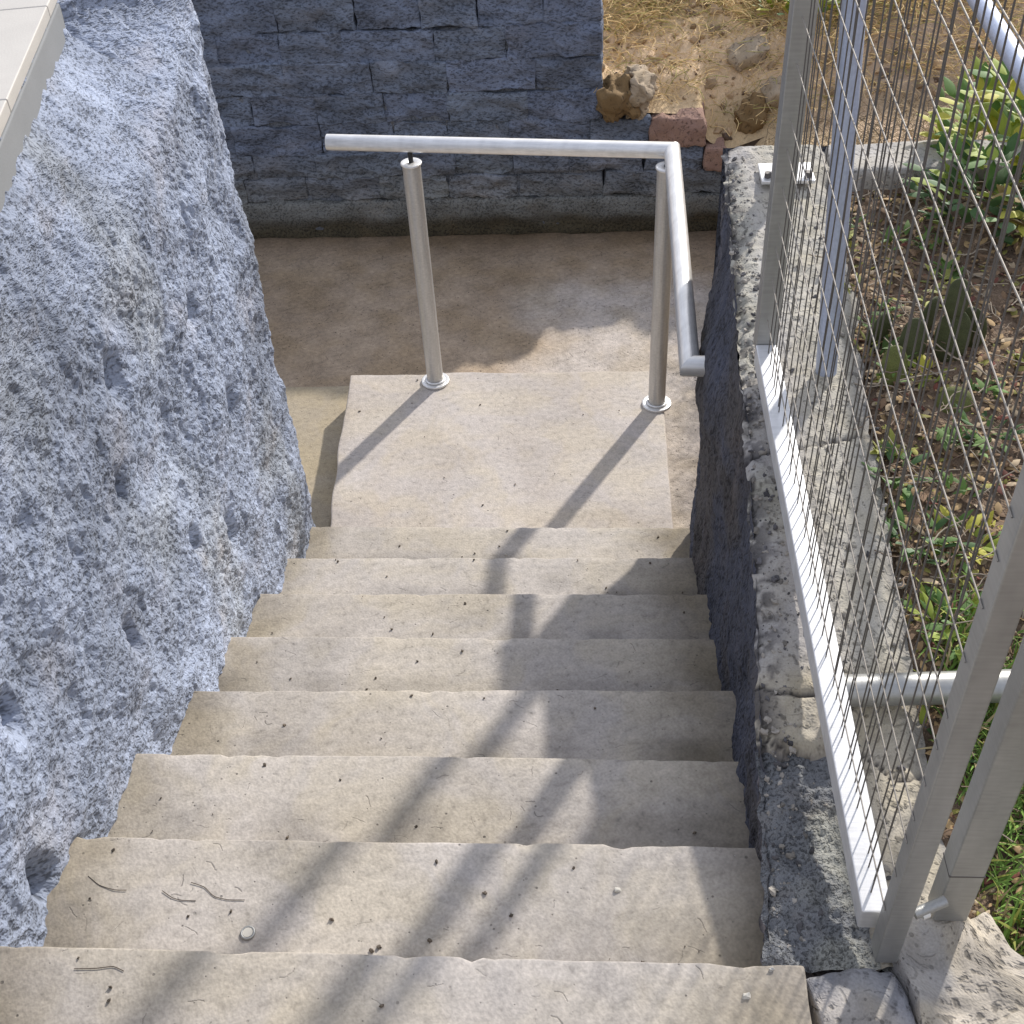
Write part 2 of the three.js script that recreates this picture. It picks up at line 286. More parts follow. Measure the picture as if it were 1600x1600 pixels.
// ------------------------------------------------------------------ left wall: thick coat of rough render, tiled coping
{
  const wall = thing('rendered_wall', 'tall pale blue-grey wall of coarse pitted render on the left', 'wall');
  const R = .05, zE = -2.385, L1 = 3.5, arc = R * Math.PI / 2, LT = L1 + arc + .5, y0 = -1.62, y1 = .99;
  const du = .0062, nu = Math.round(LT / du), nv = Math.round((y1 - y0) / du);
  const lumps = [[1.02, -.22, .05, .16], [2.6, .1, -.035, .2], [3.1, .45, .03, .12], [3.38, .62, .03, .07], [3.42, .15, .022, .1], [3.36, -.75, .028, .16], [2.2, -.6, .03, .25], [1.6, .35, -.03, .22], [2.0, -.1, -.06, .034], [2.75, -.45, -.055, .038], [2.35, .42, -.04, .05], [3.0, -.15, -.035, .05], [1.35, -.1, -.06, .04], [2.62, -.95, -.03, .07], [1.75, -.42, -.055, .035], [1.52, .22, -.055, .036], [2.2, .2, -.045, .03], [2.5, -.25, -.06, .03], [2.9, .25, -.03, .04]];
  const g = surf(nu, nv + 3, (i, jj) => {
    const j = Math.min(jj, nv - 1), over = jj - j, u = i / (nu - 1) * LT, y = mix(y0, y1, j / (nv - 1));
    let x, z, nx, nz;
    if (u < L1) { x = 0; z = zE + R + L1 - u; nx = 1; nz = 0; }
    else if (u < L1 + arc) { const a = (u - L1) / R; x = -R + R * Math.cos(a); z = zE + R - R * Math.sin(a); nx = Math.cos(a); nz = -Math.sin(a); }
    else { x = -R - (u - L1 - arc); z = zE; nx = 0; nz = -1; }
    let d = .020 * fbm(u * 2.6, y * 2.2, 3.3, 3) + .013 * fbm(u * 9, y * 8, 8.1, 3) + .0045 * fbm(u * 30, y * 26, 1.7, 2) + .0032 * n3(u * 88, y * 76, 4);
    for (const [lu, ly, la, ls] of lumps) { const q = ((u - lu) ** 2 * (la < 0 ? 1.8 : 1) + (y - ly) ** 2 * .6) / (ls * ls); if (q < 6) d += la * Math.exp(-q); }
    const holes = ss(.5, .72, n3(u * 13, y * 9, 31)); d -= .006 * holes;
    // toward the coping the wall leans back
    const top = ss(interp([[-2.45, .84], [-2.0, .72], [-1.2, .56]], z), interp([[-2.45, 1.02], [-1.9, .95]], z), y); x -= top * interp([[-2.45, -.01], [-2.25, .09], [-2.0, .240], [-1.2, .080], [0, -.155]], z);
    const foot = ss(-.9, -1.5, y) * .02;
    const f = fbm(u * 1.4, y * 1.4, 12, 4), sm = ss(.25, .55, fbm(u * 2.4 + 5, y * .9, 20, 3));
    const lim = 1 + .38 * f + .22 * fbm(u * 6, y * 5, 77, 3) - .12 * holes, wm = ss(.15, .6, fbm(u * 3.1, y * 2.1, 40, 3));
    const cap = -.134 + .187 * (z + 1.4) + .26 * (1 - ss(.70, .94, y)) + .42 * ss(-1.9, -2.42, z) + (u < L1 ? 0 : 9), px = Math.min(x + nx * (d + foot), cap + .006 * n3(z * 40, y * 40, 9)); return { p: [over ? Math.min(px, mix(px, -1.0, over / 3)) : px, y + over * .001, z + nz * d], uv: [u, y + top * .3 + over * .25], c: [lim * mix(1, 1.04, wm), lim, lim * mix(1.02, .92, wm)] };
  });
  obj('wall_face', g, M.rough, wall);
  obj('wall_core', wblock([-.78, -.35, -.55], [.62, 2.5, 3.4], { r: .02, cell: .3, amp: 0 }), M.mortar, wall);
  // coping: slabs on a mortar bed, set at a slight angle to the wall
  const ang = 10.6 * Math.PI / 180, ed = new THREE.Vector3(-Math.sin(ang), 0, -Math.cos(ang)), px = -.135, pz = -1.4; // point on the edge, direction away from the camera
  const bed = wblock([-.283, .948, -.425], [.583, .084, 3.9], { r: .006, cell: .12, amp: .002, freq: 9 });
  const place = (geo) => { geo.translate(0, 0, .2); geo.rotateY(ang); geo.translate(px, 0, pz); return geo; };
  obj('coping_bed', place(bed), M.fascia, wall);
  for (let k = -4; k < 3; k++) obj('coping_tile', place(wblock([-.295, 1.006, k * .56 + .135], [.60, .03, .557], { r: .004, cell: .15, amp: .0006, freq: 5, uvo: [k * .31, k * .17] })), M.tile, wall);
}

// ------------------------------------------------------------------ back wall of roughly laid painted blocks, stepped down at its right end
{
  const wall = thing('block_wall', 'dark painted wall of rough blocks in shade behind the landing', 'wall');
  const rows = [[-1.345, -1.2, 1.87], [-1.2, -1.05, 1.745], [-1.05, -.87, 1.432], [-.87, -.70, 1.165], [-.70, -.52, 1.166], [-.52, -.345, 1.163], [-.345, -.11, 1.16]];
  const F = -5.40;
  obj('wall_core', wblock([-.95, -.955, F - .142], [4.2, 1.2, .26], { r: .02, cell: .1, amp: .01, freq: 6 }), M.mortar, wall);
  obj('wall_core', wblock([1.45, -1.35, F - .21], [.75, .5, .26], { r: .02, cell: .1, amp: .01, freq: 6 }), M.mortar, wall);
  // plinth of lumpy concrete
  obj('plinth', wblock([-.6, -1.48, F - .09], [5.0, .27, .24], {
    r: .03, cell: .022, amp: .024, freq: 9, oct: 4, uvo: [.2, .7], color: (P) => { const t = ss(-1.40, -1.54, P[1] + .03 * n3(P[0] * 5, 1, 1)); return [mix(1.0, .50, t), mix(.92, .38, t), mix(.76, .20, t)]; },
    warp: (P) => [P[0], P[1], P[2] - .035 * ss(-1.44, -1.53, P[1] + .02 * n3(P[0] * 7, 0, 3))],
  }), M.block, wall);
  rows.forEach(([a, b, xe], k) => {
    let x = xe; let n = 0;
    while (x > -2.9) {
      const w = k < 2 && n === 0 ? .34 : rr(.30, .52), xl = x - w, gap = rr(.0, .004);
      const bulge = rr(-.010, .012), tone = rr(.9, 1.1), bl = rr(.97, 1.06), rot = rr(-.008, .008), wr = rnd() * 50;
      obj('block', wblock([(x + xl) / 2, (a + b) / 2, F - .055 + bulge], [w - gap, b - a - gap * .8, .13], {
        r: .010, cell: .019, amp: .026, freq: 9, oct: 4, uvo: [wr, wr * .37], uvs: [.62, 1.15],
        color: (P) => { const f = 1 + .35 * fbm(P[0] * 6, P[1] * 9, wr, 3), gy = ss(-1.0, -1.35, P[1]); return [tone * f * mix(.86, 1.04, gy), tone * f * mix(.92, .98, gy), tone * f * bl * mix(1.05, .86, gy)]; },
        warp: (P) => [P[0], P[1] + rot * (P[0] - xl) + .012 * n3(P[0] * 3.1, b * 9, 2), P[2] + .014 * n3(P[0] * 9, P[1] * 34, 4) + .010 * n3(P[0] * 30, P[1] * 60, 9)],
      }), M.block, wall);
      x = xl; n++;
    }
  });
  // bare reddish blocks left over on the stepped end
  const rb = obj('red_block', wblock([1.588, -.957, F - .06], [.305, .168, .2], { r: .014, cell: .018, amp: .024, freq: 16, oct: 4 }), M.redblock); tag(rb, 'reddish crumbling block on the stepped end of the dark wall', 'block');
  const rb2 = obj('red_block', wblock([1.808, -1.125, F - .06], [.118, .142, .2], { r: .018, cell: .014, amp: .016, freq: 14, oct: 4 }), M.redblock); tag(rb2, 'small reddish block beside the far end of the concrete wall', 'block');
}

// ------------------------------------------------------------------ low wall on the right with broken concrete coping, and its cross wall
const edgeX = [[-2.55, 1.530], [-1.996, 1.515], [-1.457, 1.495], [-1.08, 1.483], [-.785, 1.472], [-.561, 1.458], [-.28, 1.446], [-.03, 1.424], [.2, 1.41]];
const copY = [[-2.55, .30], [-2.0, .235], [-1.45, .18], [-1.05, .12], [-.75, .06], [-.5, 0], [-.25, -.03], [.2, -.03]];
const rightX = [[-2.55, 1.86], [-2.2, 1.85], [-1.85, 1.83], [-1.46, 1.80], [-1.09, 1.785], [-.6, 1.79], [-.02, 1.78]];
const footX = [[-2.55, 1.505], [-2.33, 1.468], [-1.99, 1.456], [-1.63, 1.438], [-1.0, 1.45], [-.33, 1.436], [0, 1.42]];
{
  const wall = thing('retaining_wall', 'low dark rough wall with broken pale concrete coping right of the steps', 'wall');
  const zA = -2.55, zB = -.012, dz = .0085, nz = Math.round((zB - zA) / dz);
  const yTop = (z, x) => interp(copY, z) - .06 * ss(-.47, -.41, z + .05 * n3(x * 8, 0, 3)) * (1 - ss(1.60, 1.64, x + .02 * n3(z * 9, 1, 1)));
  // face toward the steps
  const nf = 190;
  const face = surf(nz, nf, (i, j) => {
    const z0 = zA + (zB - zA) * i / (nz - 1), yt = interp(copY, z0) - .022 * ss(-.46, -.42, z0), y = mix(-1.66, yt - .002, j / (nf - 1));
    const rec = .27 * ss(-.15, -1.15, y), z = z0 + rec * ss(-1.9, zA, z0), t = ss(-1.7, .05, y), x = mix(interp(footX, z), interp(edgeX, z), t);
    const strat = n3(z * 6, y * 6, 3) * .5 + n3(z * 50, y * 9, 7) * .5;
    let d = .024 * fbm(z * 3.2, y * 3.2, 5, 3) + .012 * fbm(z * 22, y * 8, 2, 3) + .007 * strat + .004 * n3(z * 90, y * 40, 8);
    d *= mix(.5, 1, ss(0, .12, yt - y));
    d += .085 * Math.exp(-((z + 1.92) ** 2) / .12 - ((y + .16) ** 2) / .09);
    const brown = ss(.0, .4, fbm(z * 2.2, y * 3, 14, 3));
    const s = 1 + .35 * fbm(z * 5, y * 5, 9, 3);
    return { p: [x - d, y, z], uv: [z * 1.7, y * .62], c: [s * mix(.92, 1.05, brown), s * mix(.92, .9, brown), s * mix(1, .74, brown)] };
  }, false);
  // top of the coping
  const nx = 46;
  const top = surf(nz, nx, (i, j) => {
    const z = zA + (zB - zA) * i / (nz - 1), u = j / (nx - 1), xa = interp(edgeX, z) - .010 - .009 * fbm(z * 22, 3, 2, 3) - .003 * n3(z * 70, 0, 0), xb = interp(rightX, z) + .025 * fbm(z * 9, 5, 2, 3);
    const x = mix(xa, xb, u), lo = ss(-.46, -.42, z + .05 * n3(x * 8, 0, 3)) * (1 - .8 * ss(1.55, 1.64, x + .02 * n3(z * 9, 1, 1)));
    let y = yTop(z, x) + .007 * fbm(x * 14, z * 14, 1, 3) + .004 * n3(x * 70, z * 70, 3);
    y -= .016 * ss(.06, 0, x - xa) * ss(-.2, .4, n3(z * 28, x * 28, 6)) + .006 * ss(.02, 0, x - xa);
    y -= .030 * ss(.05, 0, xb - x) + .010 * lo * Math.max(0, n3(x * 50, z * 50, 2));
    const crack = Math.min(Math.abs(z + .585 + .06 * (x - 1.5) + .02 * n3(x * 18, 2, 2)), Math.abs(z + 1.21 + .3 * (x - 1.5) + .02 * n3(x * 18, 5, 2)), Math.abs(z + .475 - .3 * (x - 1.5) + .03 * n3(x * 14, 8, 2)));
    y -= .010 * ss(.006, .001, crack);
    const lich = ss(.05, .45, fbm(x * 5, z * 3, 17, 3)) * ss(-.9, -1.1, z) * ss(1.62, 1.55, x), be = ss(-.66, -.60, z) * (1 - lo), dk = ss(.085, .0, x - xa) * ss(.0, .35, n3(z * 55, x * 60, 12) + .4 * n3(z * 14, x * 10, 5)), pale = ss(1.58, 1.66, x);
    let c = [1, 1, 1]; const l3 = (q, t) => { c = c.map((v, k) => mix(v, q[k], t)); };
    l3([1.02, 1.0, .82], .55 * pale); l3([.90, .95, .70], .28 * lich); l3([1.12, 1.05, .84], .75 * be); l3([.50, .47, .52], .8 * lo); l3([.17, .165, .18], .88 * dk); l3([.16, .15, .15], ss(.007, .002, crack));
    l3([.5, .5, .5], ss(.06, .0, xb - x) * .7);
    return { p: [x, y, z], uv: [x, z], c };
  }, true);
  const edgeFace = obj('wall_face', face, M.sideface, wall), cop = obj('coping', top, M.coping, wall);
  obj('wall_core', wblock([1.68, -.90, -1.14], [.20, 1.60, 2.16], { r: .02, cell: .1, amp: .01, color: () => [1, 1, 1] }), M.sideface, wall);
  const rz0 = -.475, nr = Math.round((zB - rz0) / .006), nq = 38; // where the screed has broken away the coarse core shows
  obj('broken_top', surf(nr, nq, (i, j) => {
    const z = rz0 + (zB - rz0) * i / (nr - 1), u = j / (nq - 1), x = mix(interp(edgeX, z) - .012 - .01 * fbm(z * 24, 3, 2, 3), 1.66, u);
    let y = interp(copY, z) - .022 + .014 * fbm(x * 22, z * 22, 5, 4) + .006 * n3(x * 90, z * 90, 2) - .012 * ss(.03, 0, u * .2);
    const b = ss(.0, .5, fbm(x * 7, z * 7, 3, 3) + (x - 1.55) * 4);
    return { p: [x, y, z], uv: [x * 1.9, z * 1.9], c: [mix(.60, 1.05, b), mix(.54, .91, b), mix(.445, .64, b)] };
  }, true), M.rough, wall);
  // far end face of the wall
  obj('wall_end', surf(30, 90, (i, j) => { const u = i / 29, y = mix(-1.66, .295, j / 89), x = mix(interp(edgeX, -2.55) - .01, 1.87, u); return { p: [x, y, -2.55 + .27 * ss(-.15, -1.15, y) + .012 * fbm(x * 9, y * 9, 2, 3)], uv: [x, y], c: [1, 1, 1] }; }, true), M.sideface, wall);
  const kerb = obj('cross_wall', wblock([2.56, .09, -2.475], [1.44, .42, .185], { r: .02, cell: .02, amp: .012, freq: 10, oct: 4, color: (P) => { const f = 1 + .2 * fbm(P[0] * 5, 1, P[2] * 5, 3), t = ss(.22, .10, P[1]); return [f * mix(1.0, .86, t), f * mix(1, .84, t), f * mix(.98, .72, t)]; } }), M.coping);
  tag(kerb, 'short pale concrete kerb wall across the far end of the planting bed', 'kerb wall');
}
// slab at the foot of the gate post
{
  const slab = thing('concrete_slab', 'uneven concrete slab under the two nearest fence posts', 'slab');
  const tone = (a, b, s0) => (P) => { const f = 1 + .4 * fbm(P[0] * 9, s0, P[2] * 9, 4), w = ss(-.1, .35, n3(P[0] * 9, s0 + 3, P[2] * 9)), dk = .2 * ss(.1, .45, n3(P[0] * 30, 7, P[2] * 30)); return [0, 1, 2].map((q) => mix(a[q], b[q], w) * f * (1 - dk)); };
  const rag = (P) => [P[0] + .02 * fbm(P[2] * 12, P[1] * 5, 3, 3), P[1] + .005 * n3(P[0] * 55, 3, P[2] * 55), P[2] + .016 * fbm(P[0] * 14, P[1] * 5, 8, 3)];
  obj('slab_piece', wblock([1.558, -.175, .27], [.172, .33, .54], { r: .02, cell: .011, amp: .014, freq: 11, oct: 5, uvo: [.4, .2], color: tone([.62, .66, .76], [.95, .93, .90], 2), warp: rag }), M.coping, slab);
  obj('slab_piece', wblock([1.775, -.163, .215], [.27, .33, .63], { r: .012, cell: .011, amp: .008, freq: 11, oct: 5, uvo: [.1, .6], color: tone([.80, .80, .80], [1.02, .96, .84], 6), warp: (P) => { const q = rag(P); q[0] += .24 * Math.max(0, P[2] + .05) * ss(1.64, 1.91, P[0]) - .10 * ss(1.7, 1.91, P[0]) * ss(.08, -.1, P[2]); return q; } }), M.coping, slab);
}

// ------------------------------------------------------------------ ground of the planting bed and the sandy slope
function axis(parts) { const o = []; for (const [a, b, st] of parts) { const n = Math.max(1, Math.round((b - a) / st)); for (let i = 0; i < n; i++) o.push(a + (b - a) * i / n); } o.push(parts[parts.length - 1][1]); return o; }
const bedY = (x, z) => -.058 + interp(copY, z) + .035 * (x - 1.8) + .03 * fbm(x * 3, z * 3, 2, 3) + .022 * fbm(x * 14, z * 14, 6, 3);
const sandEdge = [[-6, -.45], [.9, -.45], [1.12, -.6], [1.2, -.845], [1.42, -.865], [1.45, -.868], [1.73, -.885], [1.76, -1.04], [1.88, -1.10], [2.1, -1.02], [2.6, -.9], [6, -.6], [12, -.4]];
const sandY = (x, z) => { const s = -5.43 - z, e = interp(sandEdge, x); return Math.min(1.6, mix(e, -.86 + .02 * (x - 1.5), ss(0, .5, s)) + .36 * Math.max(0, s) + .05 * fbm(x * 2, z * 2, 3, 3) * ss(0, .3, s) + .045 * fbm(x * 9, z * 9, 8, 3) * ss(0, .15, s)); };
const bankY = (x, z) => { const t = ss(-2.50, -5.43, z); return Math.min(mix(.14, sandY(Math.max(x, 1.9), -5.43), t), -1.3 + 1.35 * (x - 1.885) + .05 * n3(x * 4, z * 4, 2)) + .05 * fbm(x * 4, z * 4, 11, 3) * ss(0, .2, Math.min(t, 1 - t)); };
{
  const grid = (X, Z, f, col) => surf(X.length, Z.length, (i, j) => { const x = X[i], z = Z[j]; return { p: [x, f(x, z), z], uv: [x, z], c: col ? col(x, z) : null }; }, true);
  struct('soil', grid(axis([[1.74, 2.8, .02], [2.8, 4, .1], [4, 9, .5]]), axis([[-2.45, .4, .02], [.4, 4, .2]]), bedY), M.soil);
  const sc = (x, z) => { const g = ss(-.1, .4, fbm(x * 2.4, z * 2.4, 30, 3)), d = ss(2.0, 3.0, x); return [mix(1, .86, g) * mix(1, .62, d), mix(1, .87, g) * mix(1, .62, d), mix(1, .8, g) * mix(1, .68, d)]; };
  struct('sandy_slope', grid(axis([[-6, .8, .4], [.8, 4.2, .024], [4.2, 12, .4]]), axis([[-18, -8, .5], [-8, -5.43, .024]]), sandY, sc), M.sand);
  struct('bank', grid(axis([[1.885, 4.2, .03], [4.2, 12, .4]]), axis([[-5.43, -2.5, .03]]), bankY, sc), M.sand);
  const skirt = surf(60, 2, (i, j) => { const z = mix(-5.43, -2.5, i / 59); return { p: [1.885, j ? bankY(1.885, z) : -1.75, z], uv: [z, j], c: [.6, .55, .5] }; }); struct('earth_face', skirt, M.sand);
}

// ------------------------------------------------------------------ handrail on the landing
{
  const h = thing('handrail', 'brushed steel tube handrail on two posts at the landing edge', 'handrail');
  const yr = -.10, r = .032, rz = (x) => -3.512 + (x - .034) * (.146 / 1.385);
  const c = [1.419, yr, -3.366], e = [1.398, yr, -1.93];
  const along = new THREE.Vector3(c[0] - .034, 0, c[2] + 3.512).normalize(), back = new THREE.Vector3(e[0] - c[0], 0, e[2] - c[2]).normalize();
  // mitred tube: one swept profile through the corner
  const sweep = (pts, rad, n = 28) => {
    const P = pts.map((p) => new THREE.Vector3(...p)), pos = [], uv = [], idx = []; let len = 0;
    P.forEach((p, k) => {
      const d0 = k ? p.clone().sub(P[k - 1]).normalize() : P[1].clone().sub(p).normalize(), d1 = k < P.length - 1 ? P[k + 1].clone().sub(p).normalize() : d0;
      if (k) len += p.distanceTo(P[k - 1]);
      const side = new THREE.Vector3().crossVectors(d0, new THREE.Vector3(0, 1, 0)).normalize(), up = new THREE.Vector3(0, 1, 0), bis = d0.clone().add(d1).normalize();
      for (let i = 0; i <= n; i++) { const a = i / n * Math.PI * 2, off = side.clone().multiplyScalar(Math.cos(a) * rad).addScaledVector(up, Math.sin(a) * rad); off.addScaledVector(d0, -off.dot(bis) / d0.dot(bis)); const q = p.clone().add(off); pos.push(q.x, q.y, q.z); uv.push(len, i / n * .22); }
    });
    for (let k = 0; k < P.length - 1; k++) for (let i = 0; i < n; i++) { const a = k * (n + 1) + i, b = a + n + 1; idx.push(a, a + 1, b, a + 1, b + 1, b); }
    const g = new THREE.BufferGeometry(); g.setAttribute('position', new THREE.Float32BufferAttribute(pos, 3)); g.setAttribute('uv', new THREE.Float32BufferAttribute(uv, 2)); g.setIndex(idx); return g;
  };
  const norm = (g) => { g = g.toNonIndexed(); g.computeVertexNormals(); return g; };
  const shell = (pts, rad) => { const parts = []; for (let k = 0; k < pts.length - 1; k++) { const ext = [pts[k - 1], pts[k], pts[k + 1], pts[k + 2]]; parts.push(0); } const g = sweep(pts, rad); // crease at the mitres: split each run
    const runs = []; const n1 = 29, pp = g.attributes.position, uu = g.attributes.uv; for (let k = 0; k < pts.length - 1; k++) { const q = new THREE.BufferGeometry(), a = [], u = [], ix = []; for (let s = 0; s < 2; s++) for (let i = 0; i < n1; i++) { const m = (k + s) * n1 + i; a.push(pp.getX(m), pp.getY(m), pp.getZ(m)); u.push(uu.getX(m), uu.getY(m)); } for (let i = 0; i < n1 - 1; i++) ix.push(i, i + n1, i + 1, i + 1, i + n1, i + 1 + n1); q.setAttribute('position', new THREE.Float32BufferAttribute(a, 3)); q.setAttribute('uv', new THREE.Float32BufferAttribute(u, 2)); q.setIndex(ix); runs.push(smooth(q)); } return mergeGeometries(runs); };
  const rail = obj('top_rail', shell([[.034, yr, -3.512], c, e, [1.478, yr, -1.928]], r), M.rail, h);
  rail.material.side = THREE.DoubleSide;
  obj('end_cap', rod([.032, yr, -3.5122], [.036, yr, -3.5118], r * .995, 28), M.rail, rail);
  const ring = (x, z, y, name, parent, r0, r1, hh) => { const pts = [[r0, 0], [r1, 0], [r1 + .004, .003], [r1 + .004, hh - .003], [r1, hh], [r0, hh], [r0, 0]].map((p) => new THREE.Vector2(...p)); const g = new THREE.LatheGeometry(pts, 36); g.translate(x, y, z); return obj(name, g, M.rail, parent); };
  for (const [x, z, top] of [[.372, -3.475, -.180], [1.396, -3.285, -.128]]) {
    const g = new THREE.CylinderGeometry(.038, .038, top + 1.275, 28, 1, true); g.translate(x, (top - 1.275) / 2, z);
    const po = obj('post', g, M.post || M.steel, h); po.material.side = THREE.DoubleSide;
    ring(x, z, top - .008, 'post_cap', po, .012, .040, .012);
    obj('pin', rod([x, top - .03, z], [x, yr - .02, rz(x) * .0 + (x < 1 ? rz(x) : z)], .010, 12), M.dark, po);
    // round foot flange
    ring(x, z, -1.281, 'foot_flange', po, .036, .062, .014);
    ring(x, z, -1.268, 'weld_collar', po, .037, .043, .010);
  }
}

// ------------------------------------------------------------------ wire gate standing along the low wall
{
  const gate = thing('wire_gate', 'tall steel frame gate of thin wires standing along the right wall', 'gate');
  // the gate follows the fall of the wall: x and the bottom edge vary along z
  const zF = -1.50, zN = -.03, s = .052, H = 2.05, gx = (z) => mix(1.544, 1.600, (z - zF) / (zN - zF)), gy = (z) => mix(.270, .062, (z - zF) / (zN - zF));
  const tubeBox = (c, sz, warp) => wblock(c, sz, { r: .004, cell: .4, amp: 0, warp });
  const slope = (P) => [P[0] + gx(P[2]), P[1] + gy(P[2]), P[2]];
  obj('frame_post', tubeBox([gx(zF), gy(zF) + H / 2 - .012, zF - .03], [s, H + .02, s]), M.steel, gate);
  obj('frame_post', tubeBox([gx(zN) + .016, (gy(zN) + H - .01) / 2, zN], [.040, gy(zN) + H + .012, .042]), M.steel, gate);
  obj('bottom_rail', tubeBox([0, -.028, (zF + zN) / 2 - .018], [.054, .056, zN - zF - .03], slope), M.bright, gate);
  obj('top_rail', tubeBox([0, H - .03, (zF + zN) / 2 - .018], [.05, .05, zN - zF - .03], slope), M.steel, gate);
  // wires: uprights every few centimetres, lengthwise ones about every eight
  let z = zF + .03; while (z < zN - .05) {
    const k1 = rr(-.012, .012), k2 = rr(-.012, .012), k3 = rr(-.006, .006), x = gx(z) + k3, y0 = gy(z);
    obj('wire', tube([[x, y0 - .03, z], [x + .004, y0 + .6, z + k1], [x, y0 + 1.2, z + k2], [x, y0 + H - .03, z + k1 * .5 + rr(-.03, .03)]], .0015, 14, 5), M.wire, gate);
    z += rr(.018, .050);
  }
  for (let y = .075; y < H - .06; y += rr(.060, .125)) {
    const k1 = rr(-.030, .016), k2 = rr(-.034, .018), pt = (t, k) => { const q = mix(zF, zN, t); return [gx(q) - .005, gy(q) + y + k, q]; };
    obj('wire', tube([pt(0, 0), pt(.3, k1), pt(.65, k2), pt(1, k1 * .4)], .0014, 16, 5), M.wirePale, gate);
  }
  const x = gx(zN);
  for (const hy of [.105, 1.62]) { const hi = obj('hinge', rod([x + .05, hy, zN - .01], [x + .105, hy + .01, zN - .03], .010, 12), M.steel, gate); obj('hinge_nut', rod([x + .062, hy - .004, zN - .014], [x + .074, hy - .002, zN - .018], .013, 6), M.white, hi); }
  obj('latch_plate', wblock([x + .075, .92, zN - .06], [.05, .10, .05], { r: .004, cell: .2, amp: 0 }), M.galv, gate);
  const gp = thing('gate_post', 'thick square steel post nearest the right edge beside the gate', 'post', [1.738, 0, -.105]);
  obj('post_shaft', wblock([0, 1.1, 0], [.060, 2.19, .046], { r: .004, cell: .6, amp: 0 }), M.steel, gp);
  obj('weld_seam', wblock([0, .155, 0], [.0615, .004, .0475], { r: .001, cell: .6, amp: 0 }), M.wire, gp);
  // further post behind the gate, on a foot plate
  const fp = thing('fence_post', 'square steel post on a foot plate at the far end of the wall', 'post', [1.695, .285, -2.37]);
  obj('post_shaft', wblock([0, 1.0, 0], [.05, 2.0, .05], { r: .004, cell: .6, amp: 0 }), M.steel, fp);
  const bp = obj('base_plate', wblock([0, .012, 0], [.16, .012, .12], { r: .003, cell: .2, amp: 0 }), M.rail, fp);
  for (const bx of [-.06, .06]) obj('bolt', rod([bx, .016, .035], [bx, .034, .035], .011, 6), M.wire, bp);
  // leaning galvanised pole
  const lp = obj('pole', rod([1.706, .14, -1.50], [1.612, 1.66, -1.55], .0265, 24), M.galv); tag(lp, 'bluish galvanised pole leaning against the back of the wire gate', 'pole');
  // round pipe lying across the coping
  const rp = thing('cross_pipe', 'thick grey pipe lying across the wall under the gate', 'pipe');
  obj('pipe_wall', new THREE.LatheGeometry([[.026, 0], [.034, 0], [.034, .36], [.026, .36], [.026, 0]].map((p) => new THREE.Vector2(...p)), 28).rotateZ(-Math.PI / 2).rotateY(.05).translate(1.618, .055, -.564), M.steel, rp);
  // handrail beyond the planting bed
  const hr = thing('side_rail', 'pale galvanised tube rail beyond the planting bed, upper right corner', 'handrail');
  obj('rail_tube', rod([2.2, .757, -2.8], [2.2, .70, -.2], .027, 24), M.galv, hr);
  for (const [z, y] of [[-1.15, .72], [-.3, .70]]) obj('post', rod([2.2, -.4, z], [2.2, y, z], .02, 16), M.galv, hr);
}

// ------------------------------------------------------------------ plants, litter, small things
function leafGeo(L, W, bend, fold = .25) { // pointed leaf along +y, bending toward +z
  const n = 5, pos = [], uv = [], idx = [];
  for (let i = 0; i <= n; i++) { const t = i / n, w = W * Math.sin(Math.PI * Math.pow(t * .94 + .03, .8)) / 2, y = L * t * (1 - .12 * bend * t), z = bend * L * t * t * .6; pos.push(-w, y, z + fold * w, 0, y, z, w, y, z + fold * w); uv.push(0, t, .5, t, 1, t); }
  for (let i = 0; i < n; i++) { const a = i * 3, b = a + 3; idx.push(a, a + 1, b, a + 1, b + 1, b, a + 1, a + 2, b + 1, a + 2, b + 2, b + 1); }
  return finish(pos, uv, idx, null);
}
const leafMat = (r, g, b) => new THREE.MeshPhysicalMaterial({ color: new THREE.Color(r, g, b), roughness: .75, transmission: .25, thickness: 0, side: THREE.DoubleSide });
const MG = [leafMat(.10, .20, .035), leafMat(.29, .36, .04), leafMat(.06, .135, .035), leafMat(.48, .45, .05), leafMat(.30, .20, .05)];
const Q = new THREE.Quaternion(), E3 = new THREE.Euler(), V3 = new THREE.Vector3(), S3 = new THREE.Vector3(), MX = new THREE.Matrix4();
function mat4(p, e, s) { return new THREE.Matrix4().compose(V3.set(...p), Q.setFromEuler(E3.set(...e, 'YXZ')), S3.set(s, s, s)); }
